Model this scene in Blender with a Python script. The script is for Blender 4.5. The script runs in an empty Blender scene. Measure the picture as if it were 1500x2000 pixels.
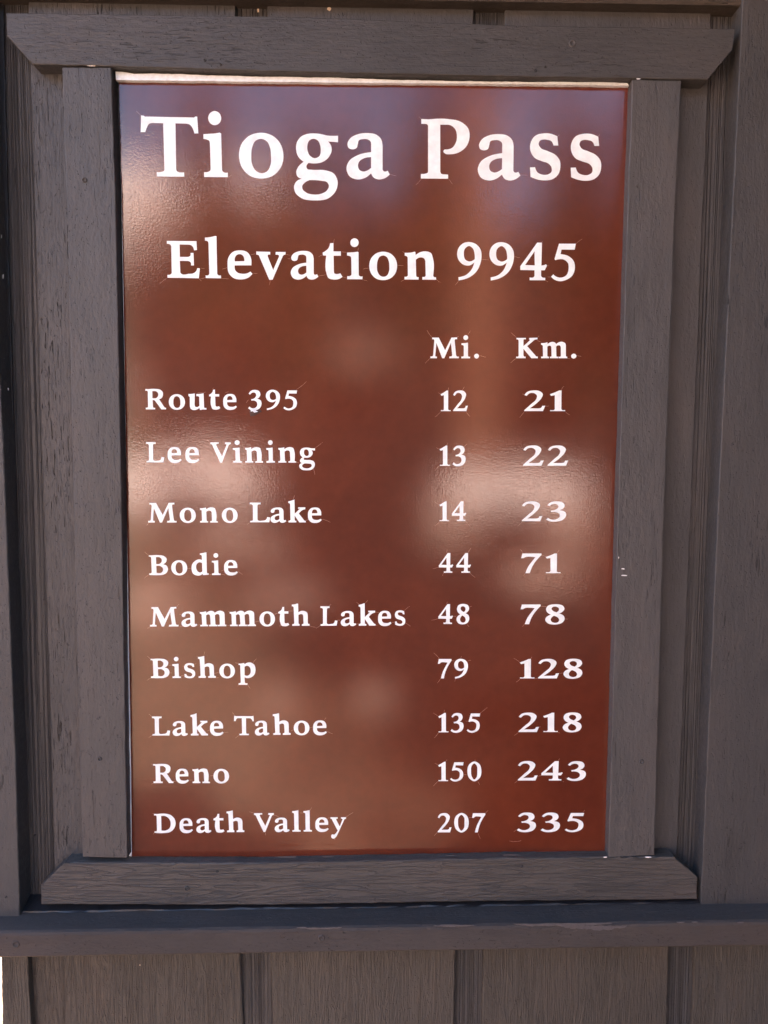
import bpy, bmesh, math, random
from mathutils import Vector, Matrix, noise
from mathutils.geometry import tessellate_polygon
random.seed(7)
S = bpy.context.scene
COL = S.collection
R = math.radians

# ---------------------------------------------------------------- camera
DIST = 0.945            # metres from the lens to the face of the sign
FPX = 1500.0            # focal length in photo pixels (photo 1500 x 2000)
v1 = Vector((-0.022, 0.076, 1.0)).normalized()          # world +Y in camera axes (right, up, forward)
v2 = Vector((-0.082, -13.07, 1.0)).normalized()         # world -Z
Yc = v1
Zc = -(v2 - v1 * v2.dot(v1)).normalized()
Xc = Yc.cross(Zc)
# camera axes written in world coordinates
def cam2world(v):  # v in (right, up, forward)
    return Vector((v.dot(Xc), v.dot(Yc), v.dot(Zc)))
if cam2world(Vector((1, 0, 0))).x < 0:
    Xc = -Xc
cr, cu, cf = cam2world(Vector((1, 0, 0))), cam2world(Vector((0, 1, 0))), cam2world(Vector((0, 0, 1)))
cam_d = bpy.data.cameras.new("camera")
cam = bpy.data.objects.new("camera", cam_d)
COL.objects.link(cam)
cam.matrix_world = Matrix(((cr.x, cu.x, -cf.x, 0), (cr.y, cu.y, -cf.y, -DIST), (cr.z, cu.z, -cf.z, 0), (0, 0, 0, 1)))
cam_d.sensor_fit = 'VERTICAL'; cam_d.sensor_height = 24; cam_d.sensor_width = 18
cam_d.lens = 24 * FPX / 2000
cam_d.clip_start = 0.02; cam_d.clip_end = 3000
S.camera = cam

# ---------------------------------------------------------------- light
SUN_EL, SUN_AZ = R(38), R(-24)      # the sun stands behind the wall, a little to the left
w = bpy.data.worlds.new("World"); S.world = w; w.use_nodes = True
nt = w.node_tree
sky = nt.nodes.new("ShaderNodeTexSky"); sky.sky_type = 'NISHITA'; sky.sun_disc = False
sky.sun_elevation = SUN_EL; sky.sun_rotation = SUN_AZ; sky.altitude = 300; sky.dust_density = 2.0; sky.air_density = 0.9
bg = nt.nodes["Background"]; bg.inputs["Strength"].default_value = 0.10
nt.links.new(sky.outputs[0], bg.inputs[0])
sd = bpy.data.lights.new("sun", 'SUN'); sd.energy = 5.0; sd.angle = R(0.5); sd.color = (1.0, 0.95, 0.88)
sun = bpy.data.objects.new("sun", sd); COL.objects.link(sun)
tosun = Vector((math.sin(SUN_AZ) * math.cos(SUN_EL), math.cos(SUN_AZ) * math.cos(SUN_EL), math.sin(SUN_EL)))
sun.rotation_euler = tosun.to_track_quat('Z', 'Y').to_euler()
S.view_settings.view_transform = 'Standard'; S.view_settings.look = 'None'; S.view_settings.gamma = 1
S.view_settings.exposure = 3.6

# ---------------------------------------------------------------- helpers
def at(px, py, y=0.0):
    """the point of the wall plane at depth y that photo pixel (px, py) looks at"""
    d = cam2world(Vector(((px - 750) / FPX, (1000 - py) / FPX, 1.0)))
    t = (y + DIST) / d.y
    return Vector((d.x * t, y, d.z * t))

def empty(name, loc, label, cat, group=None):
    o = bpy.data.objects.new(name, None); COL.objects.link(o); o.location = loc
    o.empty_display_size = 0.05
    o['label'] = label; o['category'] = cat
    if group: o['group'] = group
    return o

def link(name, verts, faces, m, parent=None, origin=None, smooth=False):
    if origin is None:
        n = len(verts); origin = sum((Vector(v) for v in verts), Vector()) / max(1, n)
    me = bpy.data.meshes.new(name)
    me.from_pydata([tuple(Vector(v) - origin) for v in verts], [], faces)
    me.materials.append(m)
    if smooth:
        for p in me.polygons: p.use_smooth = True
    me.validate(); me.update()
    o = bpy.data.objects.new(name, me); COL.objects.link(o)
    world_parent = Vector()
    p = parent
    while p is not None:
        world_parent += p.location; p = p.parent
    o.parent = parent
    o.location = origin - world_parent
    return o

def outline(poly, step, jit, seed, rough_edges=None):
    """resample a closed XZ polygon and roughen it"""
    pts = []
    n = len(poly)
    for i in range(n):
        a, b = Vector(poly[i]), Vector(poly[(i + 1) % n])
        L = (b - a).length; k = max(1, int(L / step))
        d = (b - a).normalized() if L > 0 else Vector((1, 0)); nn = Vector((-d.y, d.x))
        for j in range(k):
            p = a.lerp(b, j / k)
            if j > 0:
                s = p.x * 170 + seed * 9.1; t = p.y * 170
                q = noise.noise(Vector((s, t, seed))) * 0.9 + noise.noise(Vector((s * .2, t * .2, seed + 4))) * 1.2
                p = p + nn * jit * q
            pts.append(p)
    return pts

def board(name, px, yf, yb, m, parent, bevel=0.0012, jit=0.0004, seed=1, step=0.006, origin=None, pxdepth=None):
    """a wooden board: px = its outline on the photo (clockwise from top left) read at depth yf, front yf, back yb"""
    dd = yf if pxdepth is None else pxdepth
    poly = [(at(x, y, dd).x, at(x, y, dd).z) for x, y in px]
    pts = outline(poly, step, jit, seed)
    n = len(pts)
    area = sum(pts[i].x * pts[(i + 1) % n].y - pts[(i + 1) % n].x * pts[i].y for i in range(n))
    if area > 0: pts.reverse()         # make clockwise seen from the camera
    ins = []
    for i in range(n):
        a, b, c = pts[i - 1], pts[i], pts[(i + 1) % n]
        d1 = (b - a).normalized(); d2 = (c - b).normalized()
        nn = Vector(((d1.y + d2.y), -(d1.x + d2.x)))
        nn = nn.normalized() if nn.length > 1e-6 else Vector((0, 0))
        ins.append(b + nn * bevel * (0.8 + 0.5 * noise.noise(Vector((b.x * 60, b.y * 60, seed)))))
    V, F = [], []
    for p in ins: V.append((p.x, yf, p.y))
    for i, p in enumerate(pts):
        q = p.lerp(ins[i], 0.35); V.append((q.x, yf + bevel * 0.35, q.y))
    for p in pts: V.append((p.x, yf + bevel, p.y))
    for p in pts: V.append((p.x, yb, p.y))
    F.append(list(range(n)))
    for r in range(3):
        for i in range(n):
            j = (i + 1) % n
            F.append((r * n + i, (r + 1) * n + i, (r + 1) * n + j, r * n + j))
    F.append(list(range(3 * n, 4 * n))[::-1])
    c = Vector((sum(p.x for p in pts) / n, yf, sum(p.y for p in pts) / n))
    o = link(name, V, F, m, parent, c)
    bm = bmesh.new(); bm.from_mesh(o.data); bmesh.ops.recalc_face_normals(bm, faces=bm.faces)
    bmesh.ops.triangulate(bm, faces=[f for f in bm.faces if len(f.verts) > 4])
    bm.to_mesh(o.data); bm.free()
    return o

# ---------------------------------------------------------------- materials
def newmat(name):
    m = bpy.data.materials.new(name); m.use_nodes = True
    t = m.node_tree; b = t.nodes["Principled BSDF"]
    return m, t, b
def N(t, kind, **kw):
    n = t.nodes.new(kind)
    for k, v in kw.items():
        if k in n.inputs: n.inputs[k].default_value = v
        else: setattr(n, k, v)
    return n
def ramp(t, src, stops):
    r = t.nodes.new("ShaderNodeValToRGB"); t.links.new(src, r.inputs[0])
    e = r.color_ramp.elements
    while len(e) < len(stops): e.new(0.5)
    for i, (p, c) in enumerate(stops):
        e[i].position = p; e[i].color = (c, c, c, 1) if not isinstance(c, tuple) else (*c, 1)
    return r
def mth(t, op, a, b=None):
    n = t.nodes.new("ShaderNodeMath"); n.operation = op
    for i, v in enumerate((a, b)):
        if v is None: continue
        if isinstance(v, (int, float)): n.inputs[i].default_value = v
        else: t.links.new(v, n.inputs[i])
    return n.outputs[0]
def coords(t, scale, offset_random=True):
    tc = t.nodes.new("ShaderNodeTexCoord")
    out = tc.outputs["Object"]
    if offset_random:
        oi = t.nodes.new("ShaderNodeObjectInfo")
        ad = t.nodes.new("ShaderNodeVectorMath"); ad.operation = 'ADD'
        sc = t.nodes.new("ShaderNodeVectorMath"); sc.operation = 'SCALE'; sc.inputs[3].default_value = 3.0
        cx = t.nodes.new("ShaderNodeCombineXYZ")
        for i in range(3): t.links.new(oi.outputs["Random"], cx.inputs[i])
        t.links.new(cx.outputs[0], sc.inputs[0])
        t.links.new(out, ad.inputs[0]); t.links.new(sc.outputs[0], ad.inputs[1]); out = ad.outputs[0]
    mp = t.nodes.new("ShaderNodeMapping"); mp.inputs["Scale"].default_value = scale
    t.links.new(out, mp.inputs[0])
    return mp.outputs[0]

def wood(name, axis='z', col=(0.068, 0.066, 0.067), rough=0.42, crack=0.5, grain=1.0, ridges=0.0, wavy=0.0, streak=0.4, spec=0.3):
    m, t, b = newmat(name)
    def sc(along, across):
        return (across, across, along) if axis == 'z' else (along, across, across)
    L = t.links.new
    # fine sawn grain
    g = N(t, "ShaderNodeTexNoise", Scale=1.0, Detail=5.0, Roughness=0.62, Distortion=0.3)
    L(coords(t, sc(22, 420)), g.inputs["Vector"])
    # brush marks and paint lumps
    p = N(t, "ShaderNodeTexNoise", Scale=1.0, Detail=4.0, Roughness=0.6)
    L(coords(t, sc(170, 330)), p.inputs["Vector"])
    # broad wave of the surface
    q = N(t, "ShaderNodeTexNoise", Scale=1.0, Detail=3.0, Roughness=0.55)
    L(coords(t, sc(9, 34)), q.inputs["Vector"])
    # checks: short dark splits along the grain, gathered where a slow mask allows
    c = N(t, "ShaderNodeTexNoise", Scale=1.0, Detail=2.5, Roughness=0.55, Distortion=0.25)
    L(coords(t, sc(42, 520)), c.inputs["Vector"])
    cm = N(t, "ShaderNodeTexNoise", Scale=1.0, Detail=2.0)
    L(coords(t, sc(7, 42)), cm.inputs["Vector"])
    cmr = ramp(t, cm.outputs[0], [(0.47, 0.0), (0.60, 1.0)])
    cr_ = ramp(t, c.outputs[0], [(0.0, 1.0), (0.335, 1.0), (0.375, 0.0)])
    ck = mth(t, 'MULTIPLY', mth(t, 'MULTIPLY', cr_.outputs[0], cmr.outputs[0]), crack)
    # lighter ridge lines where the paint stands up
    rl = ramp(t, c.outputs[0], [(0.60, 0.0), (0.64, 1.0), (0.68, 0.0)])
    # height
    h = mth(t, 'MULTIPLY', g.outputs[0], 0.55 * grain)
    h = mth(t, 'ADD', h, mth(t, 'MULTIPLY', p.outputs[0], 0.75))
    pit = N(t, "ShaderNodeTexNoise", Scale=1.0, Detail=1.0)
    L(coords(t, sc(260, 420)), pit.inputs["Vector"])
    h = mth(t, 'SUBTRACT', h, mth(t, 'MULTIPLY', ramp(t, pit.outputs[0], [(0.0, 1.0), (0.24, 1.0), (0.30, 0.0)]).outputs[0], 0.9))
    h = mth(t, 'ADD', h, mth(t, 'MULTIPLY', q.outputs[0], 2.2))
    h = mth(t, 'SUBTRACT', h, mth(t, 'MULTIPLY', ck, 1.8))
    h = mth(t, 'ADD', h, mth(t, 'MULTIPLY', rl.outputs[0], 0.18 * grain))
    if ridges:
        r = N(t, "ShaderNodeTexNoise", Scale=1.0, Detail=2.0, Roughness=0.6, Distortion=0.05)
        L(coords(t, sc(0.8, 520)), r.inputs["Vector"])
        rr = ramp(t, r.outputs[0], [(0.38, 0.0), (0.52, 1.0)])
        h = mth(t, 'ADD', h, mth(t, 'MULTIPLY', rr.outputs[0], ridges))
    if wavy:
        wv = N(t, "ShaderNodeTexNoise", Scale=1.0, Detail=1.5, Roughness=0.5, Distortion=0.9)
        L(coords(t, sc(5.5, 95)), wv.inputs["Vector"])
        f = mth(t, 'PINGPONG', mth(t, 'MULTIPLY', wv.outputs[0], 9.0), 0.5)
        wr = ramp(t, f, [(0.0, 1.0), (0.10, 0.25), (0.5, 0.0)])
        h = mth(t, 'ADD', h, mth(t, 'MULTIPLY', wr.outputs[0], wavy))
    bp = N(t, "ShaderNodeBump", Strength=1.0, Distance=0.00095)
    L(h, bp.inputs["Height"]); L(bp.outputs[0], b.inputs["Normal"])
    # colour: paint with dust and worn tones
    k = N(t, "ShaderNodeTexNoise", Scale=1.0, Detail=4.0, Roughness=0.6)
    L(coords(t, sc(6, 14)), k.inputs["Vector"])
    k2 = N(t, "ShaderNodeTexNoise", Scale=1.0, Detail=5.0, Roughness=0.7)
    L(coords(t, sc(40, 300)), k2.inputs["Vector"])
    c1 = ramp(t, k.outputs[0], [(0.3, tuple(x * 0.86 for x in col)), (0.5, col), (0.72, (col[0] * 1.17, col[1] * 1.10, col[2] * 1.06))])
    mx = N(t, "ShaderNodeMixRGB", blend_type='MULTIPLY'); mx.inputs[0].default_value = streak
    k2r = ramp(t, k2.outputs[0], [(0.3, 0.62), (0.55, 1.0), (0.75, 1.18)])
    oi = N(t, "ShaderNodeObjectInfo"); vr = N(t, "ShaderNodeHueSaturation")
    L(mth(t, 'ADD', mth(t, 'MULTIPLY', oi.outputs["Random"], 0.26), 0.87), vr.inputs["Value"]); L(c1.outputs[0], vr.inputs["Color"])
    L(vr.outputs[0], mx.inputs[1]); L(k2r.outputs[0], mx.inputs[2])
    m2 = N(t, "ShaderNodeMixRGB"); m2.inputs[2].default_value = (0.018, 0.015, 0.014, 1)
    L(mth(t, 'MINIMUM', mth(t, 'MULTIPLY', ck, 1.1), 0.92), m2.inputs[0]); L(mx.outputs[0], m2.inputs[1])
    L(m2.outputs[0], b.inputs["Base Color"])
    rr2 = ramp(t, p.outputs[0], [(0.3, rough - 0.08), (0.7, rough + 0.12)])
    L(rr2.outputs[0], b.inputs["Roughness"])
    b.inputs["Specular IOR Level"].default_value = spec
    return m

M_STILE = wood("painted_stile", 'z', crack=0.38, grain=0.4, streak=0.14)
M_RAIL = wood("painted_rail", 'x', crack=0.35, grain=0.9, streak=0.35)
M_RAIL2 = wood("painted_rail_grainy", 'x', col=(0.083, 0.076, 0.072), crack=0.12, grain=1.0, wavy=1.1, streak=0.3)
M_SIDING = wood("painted_siding", 'z', crack=1.6, grain=1.3, streak=0.45)
M_SMOOTH = wood("painted_siding_smooth", 'z', crack=0.12, grain=0.25, streak=0.12, rough=0.45)
M_GROOVE = wood("painted_groove", 'z', crack=0.4, grain=1.0, ridges=2.4, streak=0.5)
M_TRIM = wood("painted_trim", 'z', crack=0.55, grain=0.4, streak=0.16, rough=0.45)
M_LEDGE = wood("painted_ledge", 'x', col=(0.072, 0.064, 0.062), crack=0.10, grain=0.5, streak=0.2, rough=0.65, spec=0.12)
M_LOWER = wood("rough_lower_siding", 'z', col=(0.083, 0.075, 0.067), crack=0.25, grain=1.5, wavy=0.7, streak=0.4, rough=0.55)
M_HEAD = wood("header_wood", 'x', col=(0.075, 0.060, 0.050), crack=0.5, grain=1.0, streak=0.5, rough=0.6)

M_DARKW = wood("dark_side_boards", 'z', col=(0.03, 0.025, 0.022), crack=0.2, grain=1.0, rough=0.7, spec=0.1)

def plain(name, col, rough, bump=0.0, scale=300, spec=0.5):
    m, t, b = newmat(name)
    nz = N(t, "ShaderNodeTexNoise", Scale=scale, Detail=4.0, Roughness=0.6)
    t.links.new(coords(t, (1, 1, 1)), nz.inputs["Vector"])
    rp = ramp(t, nz.outputs[0], [(0.3, tuple(c * 0.88 for c in col)), (0.7, tuple(min(1, c * 1.08) for c in col))])
    t.links.new(rp.outputs[0], b.inputs["Base Color"])
    b.inputs["Roughness"].default_value = rough; b.inputs["Specular IOR Level"].default_value = spec
    if bump:
        bp = N(t, "ShaderNodeBump", Strength=1.0, Distance=bump)
        t.links.new(nz.outputs[0], bp.inputs["Height"]); t.links.new(bp.outputs[0], b.inputs["Normal"])
    return m

M_WHITE = plain("white_board", (0.80, 0.86, 0.90), 0.35, 0.0001, 200)
M_LETTER = plain("white_vinyl", (0.88, 0.945, 0.955), 0.35, 0.0, 90)
M_CUT = plain("knife_cut", (0.50, 0.26, 0.19), 0.5)
M_FLAP = plain("torn_film", (0.05, 0.018, 0.012), 0.6, 0.0004, 300)
M_CHIP = plain("bare_wood_chip", (0.62, 0.50, 0.38), 0.7, 0.0005, 700)
M_CHIPW = plain("white_chip", (0.82, 0.82, 0.84), 0.4)
M_PEEL = plain("peeled_paint", (0.092, 0.084, 0.09), 0.4, 0.0006, 500)
M_GAP = plain("gap_shade_caulk", (0.020, 0.019, 0.022), 0.35, 0.0006, 260)  # near black; gap shade strips, caulk lumps and small holes

# glossy brown film of the sign
def film():
    m, t, b = newmat("brown_film"); L = t.links.new
    n1 = N(t, "ShaderNodeTexNoise", Scale=1.0, Detail=4.0, Roughness=0.55, Distortion=0.4); L(coords(t, (5, 5, 5)), n1.inputs["Vector"])
    n2 = N(t, "ShaderNodeTexNoise", Scale=1.0, Detail=6.0, Roughness=0.7); L(coords(t, (60, 60, 60)), n2.inputs["Vector"])
    n3 = N(t, "ShaderNodeTexNoise", Scale=1.0, Detail=2.0, Roughness=0.5); L(coords(t, (900, 900, 130)), n3.inputs["Vector"])
    c = ramp(t, n1.outputs[0], [(0.25, (0.086, 0.0180, 0.0090)), (0.5, (0.113, 0.0240, 0.0112)), (0.75, (0.145, 0.032, 0.014))])
    mx = N(t, "ShaderNodeMixRGB", blend_type='MULTIPLY'); mx.inputs[0].default_value = 0.35
    L(c.outputs[0], mx.inputs[1]); r2 = ramp(t, n2.outputs[0], [(0.3, 0.75), (0.7, 1.2)]); L(r2.outputs[0], mx.inputs[2])
    L(mx.outputs[0], b.inputs["Base Color"])
    b.inputs["Roughness"].default_value = 0.075
    b.inputs["Specular IOR Level"].default_value = 0.62
    pe = N(t, "ShaderNodeTexNoise", Scale=1.0, Detail=2.5, Roughness=0.55); L(coords(t, (480, 480, 480)), pe.inputs["Vector"])
    lo = N(t, "ShaderNodeTexNoise", Scale=1.0, Detail=2.0, Roughness=0.5); L(coords(t, (26, 26, 26)), lo.inputs["Vector"])
    h = mth(t, 'ADD', mth(t, 'MULTIPLY', pe.outputs[0], 1.5), mth(t, 'MULTIPLY', lo.outputs[0], 1.6))
    bp = N(t, "ShaderNodeBump", Strength=1.0, Distance=0.000048)
    L(h, bp.inputs["Height"]); L(bp.outputs[0], b.inputs["Normal"])
    return m
M_FILM = film()

# ---------------------------------------------------------------- the wall behind the sign
Y_FACE = -0.015      # front of stiles and rails (face of the panel is y = 0)
Y_SID = 0.006        # face of the siding boards
Y_GRV = 0.013        # bottom of the grooves between them
wall_root = empty("wooden_wall", at(740, 1990, 0.02), "dark grey-brown painted board wall of rough siding with a projecting ledge, framing the brown sign", "wall")
# (the wall runs on past the frame at top, right and bottom)
def lin(p0, p1, y):
    return p0[0] + (p1[0] - p0[0]) * (y - p0[1]) / (p1[1] - p0[1])
# grooves above and beside the sign; left and right edge given at two heights
gr_up = [((3, 20), (57, 1700), (55, 20), (107, 1700)),
         ((460, 20), (489, 1700), (522, 20), (545, 1700)),
         ((926, 20), (905, 1700), (986, 20), (958, 1700)),
         ((1390, 20), (1322, 1700), (1444, 20), (1372, 1700))]
TOP, BOT = -60, 1775
def xl(g, y): return lin(g[0], g[1], y)
def xr(g, y): return lin(g[2], g[3], y)
board("backing_sheet", [(-160, TOP), (1700, TOP), (1600, 1815), (-60, 1815)], 0.0135, 0.03, M_SIDING, wall_root, jit=0, step=0.2)
for i, g in enumerate(gr_up):
    board("groove_strip", [(xl(g, TOP) - 3, TOP), (xr(g, TOP) + 3, TOP), (xr(g, 1790) + 3, 1790), (xl(g, 1790) - 3, 1790)],
          Y_GRV - 0.0015, 0.0132, M_GROOVE, wall_root, bevel=0.0003, jit=0.0001, seed=20 + i)
for i in range(3):
    a, b = gr_up[i], gr_up[i + 1]
    mat = (M_SIDING, M_SMOOTH, M_SMOOTH)[i]
    board("siding_board", [(xr(a, TOP), TOP), (xl(b, TOP), TOP), (xl(b, 1788), 1788), (xr(a, 1788), 1788)],
          Y_SID, 0.0135, mat, wall_root, bevel=0.0018, jit=0.0004, seed=30 + i)
# raised casing boards left and right of the recess
board("casing_board", [(-150, TOP), (-32, TOP), (-1, 720), (8, 900), (31, 1500), (39, 1796), (-70, 1800), (-120, 900)], Y_FACE - 0.004, 0.0135, M_TRIM, wall_root, seed=41, bevel=0.0016)
board("casing_board", [(1452, TOP), (1700, TOP), (1560, 1768), (1368, 1770), (1376, 1600), (1402, 1000), (1431, 400), (1449, 30)], Y_FACE, 0.0135, M_TRIM, wall_root, seed=42, bevel=0.0014)
# dark strips standing for the shaded gap where casing meets recess
board("gap_shade_line", [(-30, TOP), (6, TOP), (17, 500), (29, 900), (45, 1500), (52, 1790), (24, 1790), (0, 900), (-12, 500)], 0.009, 0.0135, M_GAP, wall_root, seed=43, jit=0.0006)
board("gap_shade_line", [(1440, TOP), (1470, TOP), (1440, 500), (1400, 1200), (1374, 1790), (1362, 1790), (1391, 1000), (1420, 400)], 0.008, 0.0135, M_GAP, wall_root, seed=44, jit=0.0005)
# header above
hz0, hz1 = at(0, 4, Y_SID).z, at(1500, 29, Y_SID).z
xa, xb = at(-300, 0, 0).x, at(1800, 0, 0).x
def slab(name, pts_yz, x0, x1, z_shift, m, parent, seg=60, jit=0.0004, seed=1):
    """a long board along x with the given cross-section; z_shift(x) tilts it"""
    V, F = [], []
    n = len(pts_yz)
    for i in range(seg + 1):
        x = x0 + (x1 - x0) * i / seg
        for j, (y, z) in enumerate(pts_yz):
            q = noise.noise(Vector((x * 40, j * 7.3, seed))) * jit
            V.append((x, y + q, z + z_shift(x) + noise.noise(Vector((x * 55, j * 3.1, seed + 9))) * jit))
    for i in range(seg):
        for j in range(n):
            k = (j + 1) % n
            F.append((i * n + j, i * n + k, (i + 1) * n + k, (i + 1) * n + j))
    F.append(list(range(n))); F.append([seg * n + j for j in range(n)][::-1])
    o = link(name, V, F, m, parent)
    bm = bmesh.new(); bm.from_mesh(o.data); bmesh.ops.recalc_face_normals(bm, faces=bm.faces); bm.to_mesh(o.data); bm.free()
    return o
X0, X1 = at(0, 4, Y_SID).x, at(1500, 29, Y_SID).x
hs = (hz1 - hz0) / (X1 - X0)
slab("header_board", [(0.0135, 0.0), (-0.010, 0.001), (-0.012, 0.004), (-0.012, 0.14), (0.0135, 0.14)], xa, xb, lambda x: hz0 + hs * (x - X0), M_HEAD, wall_root, seed=5)
# ledge below the sign: its front edge runs from (0,1822) to (1500,1800), lower edge (0,1872) to (1500,1852)
YL = -0.050
la, lb = at(0, 1822, YL), at(1500, 1800, YL)
ls = (lb.z - la.z) / (lb.x - la.x)
lth = la.z - at(0, 1871, YL).z
slab("ledge", [(0.0135, 0.003), (YL + 0.004, 0.0005), (YL + 0.001, -0.0010), (YL, -0.004), (YL, -lth + 0.002), (YL + 0.002, -lth), (0.0135, -lth)],
     at(-260, 1822, YL).x, at(1760, 1800, YL).x, lambda x: la.z + ls * (x - la.x), M_LEDGE, wall_root, seg=150, jit=0.0005, seed=6)
slab("gap_shade_bead", [(0.0125, 0.0), (-0.013, 0.0015), (-0.012, 0.003), (0.000, 0.007), (0.0125, 0.012)], at(52, 1780, 0).x, at(1366, 1770, 0).x, lambda x: la.z + ls * (x - la.x) + 0.0005, M_GAP, wall_root, seg=160, jit=0.0014, seed=8)  # dark strip in place of the shade between bottom rail and ledge
# siding below the ledge
TB = 1822
gr_lo = [((470, 1880), (476, 2000), (529, 1880), (533, 2000)), ((890, 1870), (887, 2000), (944, 1870), (941, 2000)), ((1307, 1860), (1303, 2000), (1357, 1860), (1351, 2000))]
board("backing_sheet", [(20, TB), (1700, TB - 15), (1650, 2140), (30, 2140)], 0.0135, 0.03, M_SIDING, wall_root, jit=0, step=0.2)
for i, g in enumerate(gr_lo):
    board("groove_strip", [(xl(g, TB) - 3, TB), (xr(g, TB) + 3, TB), (xr(g, 2130) + 3, 2130), (xl(g, 2130) - 3, 2130)], Y_GRV - 0.002, 0.0132, M_GROOVE, wall_root, bevel=0.0003, jit=0.0001, seed=50 + i)
edge = [((40, TB), (72, 2130))] + [None] * 3
lefts = [lambda y: lin((60, 1880), (66, 2000), y)] + [(lambda y, g=g: xr(g, y)) for g in gr_lo]
rights = [(lambda y, g=g: xl(g, y)) for g in gr_lo] + [lambda y: 1700]
for i in range(4):
    board("siding_board", [(lefts[i](TB), TB), (rights[i](TB), TB - (15 if i == 3 else 0)), (rights[i](2130), 2130), (lefts[i](2130), 2130)], Y_SID, 0.0135, M_LOWER, wall_root, bevel=0.0022, jit=0.0006, seed=60 + i)
board("corner_board", [(1, TB), (54, TB), (55, 1900), (61, 2000), (70, 2130), (8, 2130), (4, 2000), (3, 1900)], -0.006, 0.03, M_LOWER, wall_root, bevel=0.0015, jit=0.0006, seed=70)

# ---------------------------------------------------------------- the sign
sign = empty("pass_sign", at(720, 1768, -0.005), "glossy brown sign lettered Tioga Pass in white, in a grey-brown frame with clipped corners", "sign")
board("top_rail", [(12, 25), (60, 25), (600, 33), (1000, 49), (1436, 56), (1430, 99), (1383, 155), (1000, 149), (500, 138), (220, 129), (64, 125), (13, 70)], Y_FACE - 0.002, Y_SID, M_RAIL, sign, seed=80, bevel=0.0013, jit=0.0005)
board("bottom_rail", [(126, 1685), (500, 1686), (1000, 1676), (1317, 1673), (1363, 1714), (1362, 1757), (1000, 1760), (500, 1768), (80, 1767), (79, 1729)], Y_FACE - 0.001, Y_SID, M_RAIL2, sign, seed=81, bevel=0.0016, jit=0.0007)
board("stile", [(121, 131), (217, 131), (226, 400), (236, 900), (246, 1500), (249, 1676), (161, 1674), (156, 1500), (142, 900), (131, 400)], Y_FACE, Y_SID, M_STILE, sign, seed=82, jit=0.00035)
board("stile", [(1235, 155), (1331, 157), (1319, 400), (1297, 1000), (1280, 1600), (1278, 1670), (1188, 1675), (1190, 1600), (1207, 1000), (1226, 400)], Y_FACE, Y_SID, M_STILE, sign, seed=83, jit=0.00035)

# the panel: a white board whose brown film leaves a white strip at the top
panel = board("sign_panel", [(232, 120), (1250, 140), (1210, 1700), (254, 1700), (251.5, 1672), (250.5, 1440), (247.5, 1000)], 0.0, Y_SID - 0.0005, M_WHITE, sign, bevel=0.0004, jit=0.0, step=0.05)
PLOC = sign.location + panel.location
film_px = [(232, 156.5), (500, 160), (1000, 164.5), (1229, 168), (1222, 400), (1212, 720), (1203.5, 1000), (1199, 1150), (1184.5, 1600), (1182, 1690), (257.5, 1690), (256, 1500), (247.5, 1000), (240, 500)]
fo = board("brown_film", film_px, -0.0006, -0.0001, M_FILM, panel, bevel=0.0002, jit=0.00012, seed=90)
fo.name = "film"

# the thick upper edge of the white board, left bare and smeared with wall paint along its top
board("white_edge_strip", [(225, 139), (246, 141), (262, 144), (300, 143), (420, 147), (500, 149), (640, 151), (790, 156), (1000, 159.5), (1160, 160), (1225, 162), (1229, 167), (1000, 164), (500, 159.5), (226, 156)], -0.0065, -0.0002, M_WHITE, panel, bevel=0.0004, jit=0.0005, step=0.004, seed=95)
# scratches in the film
V, F = [], []
for x0, y0, x1, y1 in [(243, 402, 257, 384), (257, 384, 266, 374), (271, 376, 272, 398), (272, 398, 274, 420), (486, 984, 487, 965), (485, 965, 484, 948), (252, 452, 262, 444), (357, 930, 360, 935)]:
    a, b = Vector((x0, y0)), Vector((x1, y1)); nn = Vector((-(b - a).y, (b - a).x)).normalized() * 0.3; k = len(V)
    for p in (a + nn * .4, a - nn * .4, b - nn, b + nn):
        v = at(p.x, p.y, 0); V.append((v.x, -0.0007, v.z))
    F.append((k, k + 1, k + 2, k + 3))
o = link("scratches", V, F, M_FLAP, panel); o['kind'] = "stuff"

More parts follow.
